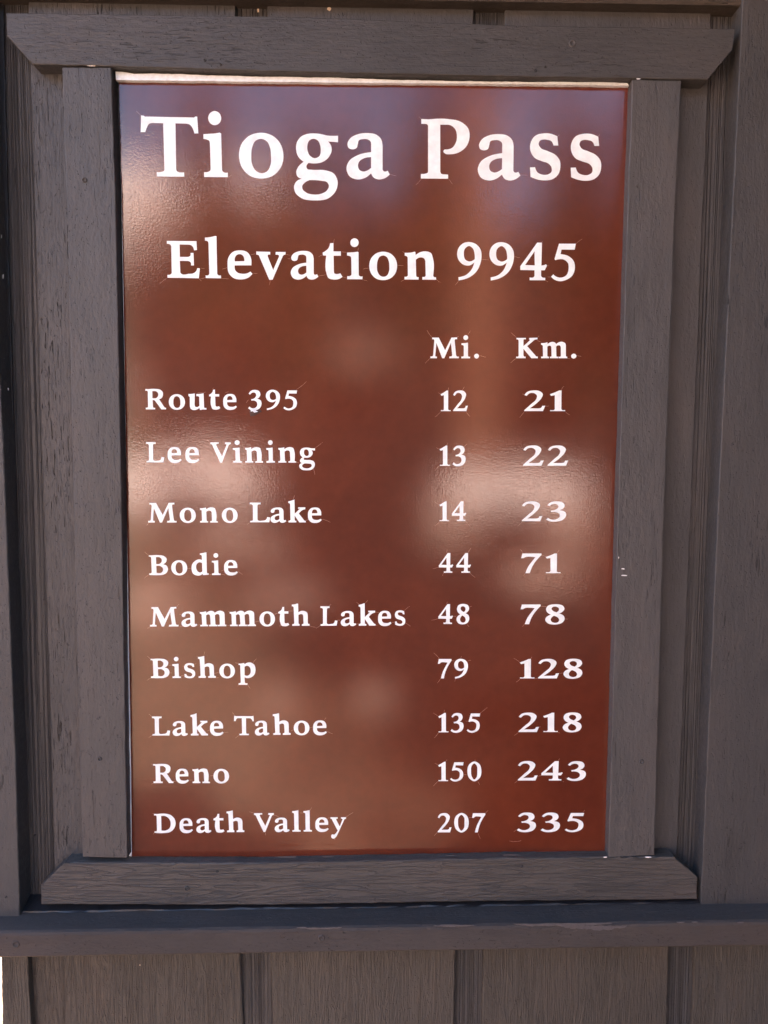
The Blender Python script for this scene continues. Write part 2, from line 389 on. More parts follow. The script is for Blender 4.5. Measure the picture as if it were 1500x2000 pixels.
# ---------------------------------------------------------------- lettering
# outlines digitised as points; a leading * marks a smooth point. (baseline, cap height, centre x on the photo)
G = {
'T': (1087, 870, 330, ["120,195 158,200 175,213 895,222 915,207 940,207 958,452 900,452 *872,375 *832,325 770,310 622,308 632,960 *642,1005 680,1025 750,1027 752,1087 352,1087 350,1025 *415,1022 *455,1005 462,960 443,308 290,305 *235,320 *207,365 180,440 113,440"]),
'i': (1090, 870, 420, ["*1197,127 *1264,157 *1292,230 *1264,303 *1197,333 *1130,303 *1102,230 *1130,157",
      "1033,467 *1130,460 *1200,455 1270,443 1292,455 1303,960 *1312,1005 *1340,1025 1390,1027 1390,1093 1043,1093 1043,1023 *1100,1018 *1130,1000 1138,960 1128,600 *1115,560 *1080,543 1033,533"]),
'o': (794, 798, 510, ["*411,197 *560,235 *665,340 *707,505 *670,665 *570,770 *418,812 *260,775 *155,665 *115,505 *155,340 *260,235",
      "*412,278 *485,310 *528,395 *542,510 *535,630 *490,715 *418,740 *345,712 *293,630 *279,505 *292,390 *335,305"]),
'g': (798, 798, 617, ["1433,233 1433,320 1300,310 *1340,365 *1348,430 *1310,520 *1230,585 *1130,607 1040,600 *1012,645 *1025,683 *1080,692 *1270,700 *1375,740 *1425,830 *1405,970 *1310,1070 *1120,1103 *940,1070 *860,990 *848,920 *880,850 950,815 *895,785 *878,720 *895,670 975,585 *905,520 *876,430 *885,330 *940,250 *1030,212 *1110,205 *1200,212 *1290,232",
      "*1113,275 *1165,300 *1195,360 *1203,440 *1185,510 *1120,537 *1060,505 *1028,440 *1025,370 *1050,300",
      "1055,830 *1210,838 *1285,855 *1312,905 *1285,970 *1220,1010 *1110,1025 *1010,1000 *960,950 *958,905 *990,865"]),
'a': (740, 622, 718, ["*100,390 *130,325 *200,285 *310,270 *400,285 *450,330 467,400 467,650 *480,668 *500,670 520,662 542,700 *500,735 *430,753 *375,735 347,690 *290,735 *205,755 *125,725 *90,640 *120,560 *200,505 347,468 347,400 *340,355 *310,335 *265,332 *220,345 *208,385 *195,425 *150,440 *112,425",
      "347,520 *280,530 *225,565 *210,610 *225,655 *265,672 *310,660 347,633"]),
'P': (745, 613, 870, ["872,132 950,135 *1150,130 *1290,160 *1365,230 *1377,310 *1350,400 *1280,465 *1180,492 *1120,485 *1103,465 *1112,447 *1140,444 *1190,430 *1230,380 *1245,300 *1225,230 *1175,192 1120,188 1070,188 1070,670 *1080,693 1100,700 1152,703 1152,745 868,745 868,698 *915,695 *938,685 943,665 943,200 *935,187 910,182 872,180"]),
's': (625, 633, 1065, ["935,165 945,262 895,262 *870,215 *830,202 *790,198 *745,215 *733,250 *755,290 *830,322 *910,360 *960,420 *968,490 *945,570 *885,620 *800,635 *720,625 645,597 640,497 693,495 *720,550 *770,573 *830,572 *870,545 *873,495 *840,455 *770,430 *690,395 *645,320 *645,240 *690,165 *780,135 *860,137"]),
'E': (490, 400, 358, ["35,90 355,90 360,185 330,190 *318,155 *295,133 265,128 172,127 175,262 265,262 *288,250 292,218 323,218 328,353 297,353 *292,320 *275,308 255,305 175,305 180,430 *190,443 270,445 *330,435 *352,415 365,383 392,385 380,492 42,488 42,458 *75,453 *87,440 88,425 83,150 *75,132 35,118"]),
'l': (489, 400, 416, ["448,50 *500,45 560,32 572,35 580,440 *590,455 620,460 622,490 457,488 455,460 *488,455 495,440 487,115 *478,90 448,82"]),
'e': (490, 400, 469, ["*825,187 *905,205 *945,265 950,348 770,350 *775,400 *805,430 *850,440 *905,435 940,417 962,440 *920,480 *840,502 *755,485 *705,430 *693,350 *705,260 *750,205",
      "770,307 *775,260 *795,235 *830,228 *860,245 *874,280 875,303"]),
'v': (492, 400, 529, ["1005,200 1155,203 1155,232 *1130,235 1128,252 1187,400 1250,255 *1248,240 1213,232 1215,203 1322,203 1320,230 *1300,237 1290,250 1180,505 1145,505 1040,260 *1030,240 1005,232"]),
't': (470, 372, 650, ["387,110 420,108 420,192 495,192 495,235 422,235 425,390 *432,415 *450,420 490,413 512,447 *480,468 *420,475 *370,460 *352,420 348,235 315,232 312,205 *345,185 *370,160"]),
'n': (472, 372, 821, ["1140,203 *1190,202 1240,192 1247,195 1250,225 *1300,195 *1360,188 *1405,205 *1423,250 1427,435 *1435,445 1455,448 1457,473 1318,472 1318,445 *1345,442 1352,430 1348,285 *1335,258 *1305,248 *1275,255 1252,272 1255,430 *1262,445 1280,448 1280,472 1138,472 1138,445 *1165,440 1172,430 1170,250 *1160,238 1140,232"]),
'M': (265, 197, 868, ["68,70 130,70 190,190 250,70 303,68 303,85 *283,88 280,97 293,235 *300,247 320,250 318,265 228,265 232,248 *253,245 257,235 245,120 182,265 162,265 108,120 97,240 *100,247 113,250 112,265 50,265 52,248 *72,245 77,235 88,100 *84,88 68,85"]),
'.': (265, 197, 930, ["*487,222 *503,229 *510,245 *503,261 *487,268 *471,261 *464,245 *471,229"]),
'K': (265, 197, 1029, ["865,72 953,72 953,85 *932,88 930,98 930,150 985,100 *990,90 983,85 985,72 1062,70 1062,85 *1035,90 1022,101 965,150 1040,235 *1050,247 1065,250 1065,265 1005,265 930,175 930,238 *935,247 950,250 950,265 862,265 862,250 *882,247 885,238 885,100 *880,88 865,85"]),
'm': (265, 197, 1082, ["1097,122 *1130,120 1155,113 1158,130 *1180,115 *1205,110 *1230,118 1238,130 *1265,113 *1300,110 *1325,125 1330,150 1330,240 *1333,248 1343,250 1343,265 1262,265 1262,250 *1280,248 1283,240 1283,165 *1275,145 *1258,142 1238,155 1240,240 *1243,248 1258,250 1258,265 1180,265 1180,250 *1193,248 1195,240 1193,165 *1187,148 *1175,145 1155,155 1155,240 *1158,248 1170,250 1170,265 1097,265 1097,250 *1112,248 1115,240 1113,150 *1108,140 1097,137"]),
'R': (408, 308, 320, ["78,100 130,102 *235,98 *320,112 *358,150 *360,190 *340,235 300,255 375,365 *390,380 412,385 408,408 335,408 235,278 *215,268 195,268 200,365 *208,380 235,385 235,408 85,408 85,382 *115,378 122,365 118,145 *112,130 78,125",
      "190,133 *250,135 *282,165 *282,205 *260,232 192,238"]),
'u': (256, 187, 386, ["415,115 440,115 472,110 470,215 *478,232 *495,235 515,222 513,145 *508,138 487,135 487,115 520,115 552,108 557,235 *562,242 578,243 578,258 545,257 520,262 515,243 *485,260 *460,262 *435,250 428,225 427,145 *422,138 415,133"]),
'L': (228, 170, 303, ["25,58 105,58 105,73 *85,77 82,87 83,203 *90,212 *120,213 *142,208 155,182 177,185 170,227 28,227 30,215 *48,210 50,203 48,85 *42,75 25,72"]),
'V': (228, 168, 431, ["562,60 632,60 632,73 *612,76 612,85 659,175 694,88 *697,78 683,75 685,60 732,60 732,75 *720,80 711,95 660,228 645,230 580,88 *572,77 562,75"]),
'k': (230, 160, 580, ["1180,60 *1200,55 1230,45 1232,160 1268,125 *1272,118 1260,122 1260,108 1318,108 1318,123 *1300,128 1265,158 1305,208 *1312,215 1322,218 1322,230 1270,230 1232,175 1232,208 *1235,215 1245,218 1245,230 1182,230 1182,217 *1195,213 1198,207 1195,85 *1190,76 1180,72"]),
'B': (395, 288, 310, ["83,107 120,108 *220,105 *300,118 *342,155 *335,205 290,240 *340,258 *362,305 *345,360 *290,392 *220,398 90,395 90,372 *118,368 125,355 118,150 *112,133 83,127",
      "187,135 *240,137 *270,165 *268,205 *240,232 190,235", "192,262 *250,265 *287,295 *288,335 *260,365 *215,368 195,362"]),
'd': (395, 288, 391, ["830,80 *870,75 915,63 926,66 932,355 *938,368 960,372 958,392 875,398 872,380 *830,402 *790,403 *735,380 *708,310 *722,230 *775,180 *830,168 862,175 858,118 *850,105 830,100",
      "*822,210 862,220 865,345 *835,360 *800,345 *775,290 *785,235"]),
'D': (382, 277, 322, ["47,107 100,108 *200,103 *290,125 *345,180 *362,245 *340,320 *285,370 *200,385 53,380 55,360 *85,355 90,343 85,150 *78,132 47,127",
      "150,137 *205,137 *265,175 *290,245 *270,320 *215,350 155,350"]),
'h': (377, 277, 460, ["1108,75 *1150,70 1190,60 1199,64 1203,185 *1250,165 *1295,168 *1330,190 1340,230 1342,335 *1347,345 1368,352 1368,375 1255,375 1257,352 *1275,348 1280,335 1275,240 *1265,215 *1240,210 1205,222 1207,335 *1212,348 1222,352 1222,375 1115,375 1117,352 *1140,348 1145,335 1135,120 *1130,105 1108,98"]),
'y': (362, 270, 661, ["1168,158 1272,158 1272,178 *1250,182 1252,195 1302,292 1340,195 *1340,182 1320,177 1320,158 1395,158 1393,180 *1375,185 1362,207 1268,410 *1240,452 *1210,468 *1182,452 *1177,425 *1195,405 *1220,410 *1240,395 1272,350 1190,195 *1183,180 1168,178"]),
'p': (350, 243, 482, ["1182,168 1210,168 1252,160 1257,175 *1300,155 *1335,155 *1380,185 *1395,240 *1380,310 *1320,350 *1285,352 1257,342 1260,400 *1265,415 1293,418 1293,437 1182,437 1182,418 *1205,413 1210,400 1203,200 *1200,187 1182,185",
      "1257,208 *1290,195 *1320,210 *1335,255 *1325,300 *1295,322 1257,315"]),
'9': (505, 423, 916, ["*210,78 *290,105 *340,170 *348,240 *335,320 *290,410 *200,480 90,510 88,475 *170,450 *230,395 268,307 *210,342 *150,335 *90,280 *73,215 *95,135 *150,88",
      "*210,122 *250,150 *270,210 272,270 *235,293 *210,297 *165,275 *148,215 *160,155"]),
'4': (505, 423, 1042, ["975,82 1028,82 1022,340 1055,335 1072,325 1085,340 1060,392 1018,393 1018,455 *1028,470 1065,478 1065,505 890,505 890,475 *935,470 945,455 945,393 785,390 785,348", "945,180 838,335 948,338"]),
'5': (505, 423, 1100, ["1220,93 1408,93 1395,160 1248,158 1237,210 *1330,235 *1385,290 *1398,360 *1370,450 *1300,500 *1230,515 *1165,495 1132,465 1155,438 *1190,465 *1240,475 *1300,450 *1328,370 *1320,310 *1270,270 *1220,268 1180,278 1170,265"]),
'1': (242, 182, 866, ["52,93 *85,75 108,60 122,60 122,222 *127,232 145,233 145,242 55,242 55,233 *80,230 83,222 82,102 60,107"]),
'2': (265, 202, 899, ["200,107 *220,75 *260,62 *300,67 *325,95 *318,135 *290,180 237,238 300,238 *315,232 322,214 343,212 328,265 200,265 198,258 *245,197 *280,150 *285,110 *265,88 *240,88 215,115"]),
'3': (248, 198, 896, ["200,88 *225,58 *262,50 *300,62 *312,95 *302,122 280,138 *315,155 *322,190 *300,235 *250,253 *215,248 192,232 205,215 *230,232 *260,228 *280,205 *275,170 *255,157 225,156 222,143 *255,132 *272,105 *265,82 *245,75 *228,82 213,97"]),
'7': (240, 182, 868, ["58,58 177,58 178,72 *150,115 *122,175 105,240 78,240 *95,180 *125,120 140,92 *110,88 *80,90 65,102 50,102"]),
'8': (243, 193, 904, ["*298,47 *345,62 *355,95 *342,122 322,138 *350,160 *357,190 *340,230 *295,247 *250,235 *232,200 *242,170 268,150 *245,127 *237,100 *250,62",
      "*297,70 *318,85 *320,105 305,127 *280,110 *272,90 *280,75", "288,160 *315,180 *322,205 *312,225 *297,230 *275,220 *267,198 *275,175"]),
'0': (242, 182, 926, ["*395,57 *440,80 *460,145 *445,210 *393,244 *345,215 *327,150 *345,85", "*393,75 *415,95 *421,150 *412,210 *393,228 *370,200 *362,150 *370,95"]),
}
def curve(spec, seg=5):
    pts = []
    for tok in spec.split():
        sm = tok[0] == '*'
        x, y = tok.lstrip('*').split(','); pts.append((Vector((float(x), float(y))), sm))
    n = len(pts); out = []
    for i in range(n):
        p, s = pts[i]; q, s2 = pts[(i + 1) % n]
        if not s and not s2:
            out.append(p.copy()); continue
        o, r = pts[i - 1][0], pts[(i + 2) % n][0]
        Lc = (q - p).length
        def tan(a, b, c):   # chord-balanced tangent at b
            d1, d2 = (b - a), (c - b); l1, l2 = max(d1.length, 1e-6), max(d2.length, 1e-6)
            return ((d1 / l1) * l2 + (d2 / l2) * l1) / (l1 + l2)
        m0 = tan(o, p, q) * Lc if s else None
        m1 = tan(p, q, r) * Lc if s2 else None
        if m0 is None: m0 = 2 * (q - p) - m1 if False else (q - p) * 1.5 - m1 * 0.5
        if m1 is None: m1 = (q - p) * 1.5 - m0 * 0.5
        for j in range(seg):
            t = j / seg; t2, t3 = t * t, t * t * t
            out.append(p * (2 * t3 - 3 * t2 + 1) + m0 * (t3 - 2 * t2 + t) + q * (-2 * t3 + 3 * t2) + m1 * (t3 - t2))
    return out
def lean(x): return 5.07e-5 * (627 - x)
def glyph(ch, x0, x1, base, H, name):
    B, GH, gx, cs = G[ch]
    loops = [[Vector((p.x, (B - p.y) / GH)) for p in curve(c)] for c in cs]
    W = x1 - x0
    gw0 = max(p.x for l in loops for p in l) - min(p.x for l in loops for p in l)
    k = (lean(gx) - lean((x0 + x1) / 2)) * H * gw0 / W       # perspective lean of the place it was read from
    for l in loops:
        for p in l: p.x += k * p.y
    mn = min(p.x for l in loops for p in l); mx = max(p.x for l in loops for p in l)
    pl = []
    for l in loops:
        pl.append([])
        for p in l:
            x = x0 + (p.x - mn) / (mx - mn) * W
            v = at(x, base(x) - p.y * H, 0)
            pl[-1].append(Vector((v.x, v.z, 0)))
    # front face tessellated with holes; separate dot (i) done on its own
    V, F = [], []
    groups = [pl] if ch != 'i' else [[pl[0]], [pl[1]]]
    for gl in groups:
        flat = [p for l in gl for p in l]
        off = len(V)
        for p in flat: V.append((p.x, -0.00095, p.y))
        k0 = len(flat)
        for p in flat: V.append((p.x, -0.0003, p.y))
        for tri in tessellate_polygon(gl):
            a, b, c = [flat[i] for i in tri]
            cr2 = (b.x - a.x) * (c.y - a.y) - (b.y - a.y) * (c.x - a.x)
            tri = tri if cr2 > 0 else tri[::-1]
            F.append(tuple(off + i for i in tri))
        s = 0
        for l in gl:
            for i in range(len(l)):
                a, b = off + s + i, off + s + (i + 1) % len(l)
                F.append((a, b, b + k0, a + k0))
            s += len(l)
    return link(name, V, F, M_LETTER, panel)

def base_line(pts):
    def f(x):
        if len(pts) == 1: return pts[0][1]
        for a, b in zip(pts, pts[1:]):
            if x <= b[0] or b is pts[-1]: return a[1] + (b[1] - a[1]) * (x - a[0]) / (b[0] - a[0])
    return f
LINES = [
 ("TiogaPass", [(300,345),(850,349.3),(1180,352)], 116, [275.1,387.7,397.7,445.3,466.9,553.7,574.4,660.2,676.8,761.2,822,917,933,1016,1035,1094.2,1114.4,1173.8]),
 ("Elevation", [(330,543),(820,546.3)], 72, [326.3,390.6,400.6,432,444.7,493.2,500.9,558,568,621.8,630.3,669,677.9,708,721.2,775.5,790,851.7]),
 ("9945", [(890,547),(1110,547.8)], 73.3, [892.7,940.3,955.7,1003.5,1016,1068,1076.2,1124.2]),
 ("Mi.", [(0,699.8)], 40.7, [840.3,896.1,900.9,918,926,935.2]),
 ("Km.", [(0,699.8)], 40.4, [1008,1050,1056.7,1107.5,1115.2,1125.3]),
 ("Route", [(0,799.6)], 39.7, [284.3,324.8,330.1,361.5,368.5,403.3,408.6,430.4,436.2,463]),
 ("395", [(0,800.6)], 39, [484.8,511,519.4,547,553.7,580.4]),
 ("Lee", [(0,903.2)], 39.7, [285.8,321.3,327.8,355.1,362.4,389.7]),
 ("Vining", [(0,903.5)], 39.5, [411.1,450.8,455,473.2,479,514,520.3,537.1,543.7,578.7,584.5,615.3]),
 ("Mono", [(0,1020.4)], 38.6, [289.6,345.3,351.5,382.7,390.9,425.9,433.6,464.3]),
 ("Lake", [(0,1020.2)], 38.6, [488.1,527.9,528.4,559.1,563.2,597.3,601.6,628.5]),
 ("Bodie", [(0,1122.7)], 38.4, [291.1,328.3,334.7,366,374.4,408,414,431,438,464.7]),
 ("Mammoth", [(300,1223.4),(780,1221.3)], 38.2, [293.3,349.1,354.7,385.5,390.7,442.2,448.8,500,506.9,537.2,543.6,565.2,570.1,604.7]),
 ("Lakes", [(300,1223.4),(780,1221.3)], 38, [625.9,659.2,665.5,695.7,700.6,733.4,738.4,764.5,771.2,791.5]),
 ("Bishop", [(0,1323.7)], 37.3, [294.5,331.3,336.8,353.7,360.1,381.6,387,421.8,428.7,459,466.2,499.2]),
 ("Lake", [(300,1436.3),(600,1434.7)], 37.3, [297.2,332.7,337.5,367.3,372.3,406.4,410.5,436.9]),
 ("Tahoe", [(300,1436.3),(600,1434.7)], 37.0, [457.3,495.9,498,526.4,532.9,567.7,573.9,604.4,611.6,638.5]),
 ("Reno", [(0,1528.8)], 37, [299.4,339.4,343.6,369.2,376.2,410.4,417.2,447.6]),
 ("Death", [(300,1626),(480,1624.7)], 37, [301.3,343.3,351,377,383.7,413,417,438.7,442.7,477.4]),
 ("Valley", [(500,1624),(680,1623)], 36.3, [496.3,535,536.7,565.7,570.7,587.3,592.7,609.3,616,642,645.7,676]),
 ("12", [(0,803)], 40.2, [860.4,880,884.6,913.6]), ("21", [(0,803)], 40.2, [1023.4,1064.5,1073.6,1103.4]),
 ("13", [(0,909.6)], 39.4, [858.6,878.4,883.4,909.4]), ("22", [(0,909.6)], 39.4, [1021,1061.6,1069,1109.4]),
 ("14", [(0,1017.6)], 38.6, [858,877,882.4,910.6]), ("23", [(0,1017.8)], 38.6, [1018.6,1059,1066,1105.4]),
 ("44", [(0,1118.4)], 38.4, [857,885,891,919.6]), ("71", [(0,1119.2)], 38.4, [1017.6,1057.4,1065.4,1094.4]),
 ("48", [(0,1218.4)], 38.6, [856,884.4,891.4,916.4]), ("78", [(0,1218.8)], 38.4, [1016.6,1055.6,1064.6,1102.4]),
 ("79", [(0,1324.6)], 37.8, [855.3,881.8,887,913.8]), ("128", [(0,1324.6)], 37.8, [1014.9,1043.4,1050.6,1091.3,1100.2,1137]),
 ("135", [(0,1429.8)], 37.7, [856,875.6,880.1,905.3,911.5,937.6]), ("218", [(0,1429.2)], 37.6, [1012.4,1052.3,1060.5,1088.9,1098.8,1135.4]),
 ("150", [(0,1525)], 37.6, [855.7,875,879.1,905.3,912.6,940]), ("243", [(0,1523.8)], 37.6, [1011,1049.6,1057.2,1098.8,1106.4,1144]),
 ("207", [(0,1625)], 37.2, [854.7,881.6,887,915.3,921.9,947.7]), ("335", [(0,1623.8)], 37.4, [1009.3,1046.5,1055.8,1093.4,1102.7,1140.5]),
]
for txt, bl, H, xs in LINES:
    f = base_line(bl)
    for i, ch in enumerate(txt):
        nm = "digit" if ch.isdigit() else ("full_stop" if ch == '.' else "letter")
        glyph(ch, xs[2 * i], xs[2 * i + 1], f, H, nm)

# knife overcuts running out of the letters: hair-thin white slits in the film
CUTS = [(266,217,276,227),(758,340,774,344),(818,228,824,235),(812,362,823,350),(876,350,884,360),(1013,343,1030,343),(1087,269,1093,264),(1167,267,1171,263),(453,342,440,350),
 (312,555,327,543),(388,543,394,549),(393,524,400,525),(391,545,402,542),(432,544,447,545),(434,526,444,523),(490,498,500,496),(494,534,503,534),(526,557,528,547),(558,497,567,499),(562,505,568,506),
 (622,539,636,537),(622,502,631,498),(651,475,653,467),(667,492,677,493),(699,491,700,484),(709,526,721,524),(708,546,718,549),(668,541,677,543),(775,518,788,519),(786,491,790,494),(783,550,790,546),(852,546,860,552),
 (940,507,954,508),(889,557,896,548),(1003,501,1015,504),(1067,519,1072,519),(1069,541,1076,541),(1063,547,1070,551),(1124,477,1137,467),(1055,477,1060,471),
 (834,645,844,659),(830,710,841,699),(892,659,896,657),(914,654,919,646),(935,694,949,698),(998,650,1009,660),(997,709,1009,699),(1050,659,1053,656),(1056,668,1048,665),(1125,694,1135,696),(1105,699,1113,701),
 (849,815,861,803),(910,803,918,814),(874,764,876,757),(903,762,907,755),(856,767,861,771),(1014,816,1024,803),(1063,793,1072,793),(1102,802,1113,811),(1095,762,1101,754),(1020,769,1027,773),
 (849,920,859,909),(852,874,859,878),(871,871,875,865),(906,873,912,867),(1018,876,1025,879),(849,1027,859,1018),(848,979,859,986),(909,1018,919,1030),(1011,1027,1020,1018),
 (845,1111,857,1108),(864,1125,867,1118),(914,1079,920,1070),(917,1118,928,1128),(872,1079,873,1073),(1016,1073,1021,1080),(1022,1124,1026,1119),(1056,1084,1066,1087),(1087,1080,1092,1074),(1094,1119,1101,1125),
 (842,1211,856,1208),(884,1203,892,1203),(912,1219,916,1224),(915,1185,921,1184),(872,1179,874,1175),(1056,1184,1068,1185),(1020,1224,1025,1218),(1102,1209,1109,1209),
 (847,1275,858,1286),(854,1334,861,1325),(881,1289,888,1291),(888,1331,890,1325),(913,1291,920,1289),(900,1285,901,1281),(1003,1285,1015,1293),(1008,1332,1016,1325),(1035,1287,1039,1282),(1043,1325,1051,1325),(1091,1315,1099,1314),
 (846,1392,857,1399),(848,1441,857,1430),(867,1391,868,1386),(937,1393,952,1381),(909,1408,916,1408),(1004,1436,1013,1429),(1012,1398,1016,1400),(1052,1420,1056,1419),(1089,1430,1093,1431),
 (849,1490,856,1494),(846,1535,856,1525),(870,1487,873,1483),(927,1487,928,1483),(933,1526,937,1532),(904,1513,912,1513),(1005,1529,1011,1524),(1049,1516,1058,1514),(1090,1486,1093,1481),(1099,1525,1101,1527),(1103,1519,1107,1519),
 (848,1632,855,1625),(913,1597,922,1596),(933,1626,938,1638),(947,1588,953,1582),(1003,1624,1009,1620),(1139,1585,1142,1582),
 (579,761,599,745),(416,761,417,757),(481,787,486,781),(440,767,447,765),(386,767,402,766),(409,859,403,861),(405,859,411,865),(614,876,630,864),(612,914,615,927),(451,868,457,868),(473,904,480,905),(537,904,544,905),(579,903,585,904),(390,896,397,896),
 (287,1026,291,1021),(573,975,575,967),(628,1014,645,1020),(520,1016,527,1013),(560,1018,566,1018),(597,1017,604,1014),(483,1024,488,1021),
 (283,1078,291,1084),(282,1129,292,1122),(328,1112,335,1111),(366,1110,375,1110),(408,1122,414,1122),(431,1122,440,1123),(432,1115,438,1113),(465,1116,474,1122),
 (288,1227,294,1223),(345,1185,350,1180),(350,1199,355,1200),(350,1224,358,1224),(385,1221,391,1220),(388,1193,391,1196),(442,1220,449,1222),(446,1193,449,1196),(497,1215,507,1213),(536,1200,544,1197),(563,1193,572,1193),(546,1223,549,1220),(604,1222,618,1225),(617,1227,626,1221),(642,1184,647,1180),(659,1211,665,1211),(694,1218,701,1218),(696,1176,702,1180),(713,1178,718,1172),(731,1195,740,1196),(789,1193,800,1184),(791,1216,802,1223),(765,1215,771,1215),(733,1220,737,1222),
 (288,1281,295,1288),(288,1328,296,1323),(328,1299,338,1299),(331,1314,336,1314),(336,1324,341,1323),(353,1320,360,1319),(357,1301,361,1301),(381,1297,383,1295),(385,1281,388,1284),(398,1280,400,1272),(418,1315,429,1313),(421,1323,428,1323),(459,1294,467,1295),(494,1295,501,1286),(464,1340,468,1335),(484,1336,489,1345),
 (291,1394,298,1400),(291,1440,299,1435),(332,1426,337,1425),(405,1427,411,1425),(437,1430,446,1430),(454,1391,458,1397),(460,1441,468,1434),(568,1427,574,1425),(604,1420,611,1420),(634,1405,637,1401),(638,1427,650,1433),
 (295,1491,299,1493),(296,1531,301,1528),(339,1527,345,1524),(368,1523,376,1523),(411,1515,418,1514),(298,1588,303,1591),(299,1629,303,1625),(487,1585,497,1588),(535,1591,545,1595),(519,1631,518,1624),(580,1583,584,1580),(605,1583,609,1577),(586,1587,593,1587),(638,1598,646,1596),(675,1596,690,1586),(654,1640,653,1636),
 (995,1642,1003,1643),(1003,1643,1010,1643),(1010,1643,1018,1641)]
V, F = [], []
random.seed(3)
for x0, y0, x1, y1 in CUTS:
    a, b = Vector((x0, y0)), Vector((x1, y1)); d = (b - a); L = d.length
    nn = Vector((-d.y, d.x)).normalized(); bow = random.uniform(-0.09, 0.09) * L
    ks = 4; row = []
    for i in range(ks + 1):
        t = i / ks; p = a.lerp(b, t) + nn * bow * 4 * t * (1 - t) * 0.6
        wd = 0.21 * (0.35 + 0.65 * math.sin(math.pi * (0.12 + 0.76 * t)))
        row.append((p + nn * wd, p - nn * wd))
    s = len(V)
    for p, q in row:
        for r in (p, q):
            v = at(r.x, r.y, 0); V.append((v.x, -0.00072, v.z))
    for i in range(ks): F.append((s + 2 * i, s + 2 * i + 1, s + 2 * i + 3, s + 2 * i + 2))
o = link("knife_cuts", V, F, M_CUT, panel); o['kind'] = "stuff"

def patch(name, px, y, thick, m, parent, dome=0.0):
    pts = [at(a, b, y) for a, b in px]
    c = sum(pts, Vector()) / len(pts); n = len(pts)
    V = [(c.x, y - dome, c.z)] + [tuple(p) for p in pts] + [(p.x, y + thick, p.z) for p in pts]
    F = [(0, 1 + i, 1 + (i + 1) % n) for i in range(n)] + [(1 + i, 1 + n + i, 1 + n + (i + 1) % n, 1 + (i + 1) % n) for i in range(n)]
    return link(name, V, F, m, parent)
# the torn nick under the 3 of 395
patch("torn_flap", [(487,803),(491,799),(500,802),(508,799),(511,804),(504,808),(497,812),(489,813)], -0.00085, 0.0004, M_FLAP, panel, 0.0006)
patch("torn_nick", [(489,799),(495,798),(502,797),(500,802),(504,804),(497,806),(493,803),(490,804)], -0.0016, 0.0004, M_WHITE, panel)

# ---------------------------------------------------------------- nails, knots and chips
def nail(px, py, y, r, parent, m, depth=0.0011, name="nail_head"):
    c = at(px, py, y); V, F = [], []
    prof = [(0.0, 0.2), (0.35, 0.35), (0.75, -0.2), (0.95, -1.0), (1.15, -0.6), (1.35, 0.0)]
    n = 18; h = depth
    for rr, d in prof:
        for i in range(n):
            a = 2 * math.pi * i / n
            w_ = 1 + 0.08 * noise.noise(Vector((math.cos(a) * 2, math.sin(a) * 2, px)))
            V.append((c.x + rr * r * w_ * math.cos(a), y - 0.0002 + d * h, c.z + rr * r * w_ * math.sin(a)))
    for k in range(len(prof) - 1):
        for i in range(n):
            j = (i + 1) % n
            F.append((k * n + i, k * n + j, (k + 1) * n + j, (k + 1) * n + i))
    return link(name, V, F, m, parent, smooth=True)
nail(165, 352, Y_FACE, 0.0024, sign, M_STILE)
nail(195, 1482, Y_FACE, 0.0022, sign, M_STILE, 0.0012)
nail(1253, 1488, Y_FACE, 0.0025, sign, M_STILE)
nail(1244, 364, Y_FACE, 0.0012, sign, M_STILE)
nail(1118, 85, Y_FACE - 0.002, 0.0033, sign, M_RAIL)
nail(1046, 138, Y_FACE - 0.002, 0.0014, sign, M_GAP)
nail(1065, 131, Y_FACE - 0.002, 0.0010, sign, M_GAP)
nail(400, 118, Y_FACE - 0.002, 0.0013, sign, M_GAP); nail(431, 126, Y_FACE - 0.002, 0.0011, sign, M_GAP)
nail(365, 1735, Y_FACE - 0.001, 0.0026, sign, M_RAIL2, 0.0016)
nail(424, 1702, Y_FACE - 0.001, 0.0014, sign, M_GAP, 0.001); nail(1019, 1692, Y_FACE - 0.001, 0.0014, sign, M_GAP)
nail(31, 1844, YL, 0.0036, wall_root, M_LEDGE); nail(628, 1832, YL, 0.0032, wall_root, M_LEDGE, 0.0012)
nail(68, 1631, 0.0113, 0.0012, wall_root, M_GAP); nail(12, 1752, Y_FACE - 0.004, 0.0013, wall_root, M_TRIM)
def chip(px, py, w_, h_, y, m, parent, seed, rot=0.0, name="paint_chip"):
    random.seed(seed); pts = []
    for i in range(9):
        a = 2 * math.pi * i / 9; k = random.uniform(0.65, 1.15)
        x, z = w_ * math.cos(a) * k, h_ * math.sin(a) * k
        pts.append((px + x * math.cos(rot) - z * math.sin(rot), py + x * math.sin(rot) + z * math.cos(rot)))
    return patch(name, pts, y - 0.0002, 0.0003, m, parent, 0.00015)
chip(1217, 1111, 4, 1.2, Y_FACE, M_CHIPW, sign, 1); chip(1219, 1124, 5.5, 1.6, Y_FACE, M_CHIPW, sign, 2); chip(1208.5, 1089, 1, 2.2, Y_FACE, M_CHIPW, sign, 3)
chip(1266, 1674.5, 8, 1.3, Y_FACE - 0.0012, M_CHIPW, sign, 4); chip(1182, 1674, 4, 0.9, Y_FACE - 0.0012, M_CHIPW, sign, 5)
chip(178, 128.5, 9, 1.2, Y_FACE - 0.0022, M_CHIP, sign, 6); chip(643, 17, 5, 5, Y_SID, M_CHIP, wall_root, 7); chip(504, 20, 2.4, 5, Y_GRV - 0.0016, M_CHIP, wall_root, 8)
chip(1247, 154, 5, 1.3, Y_FACE - 0.0022, M_CHIPW, sign, 9)
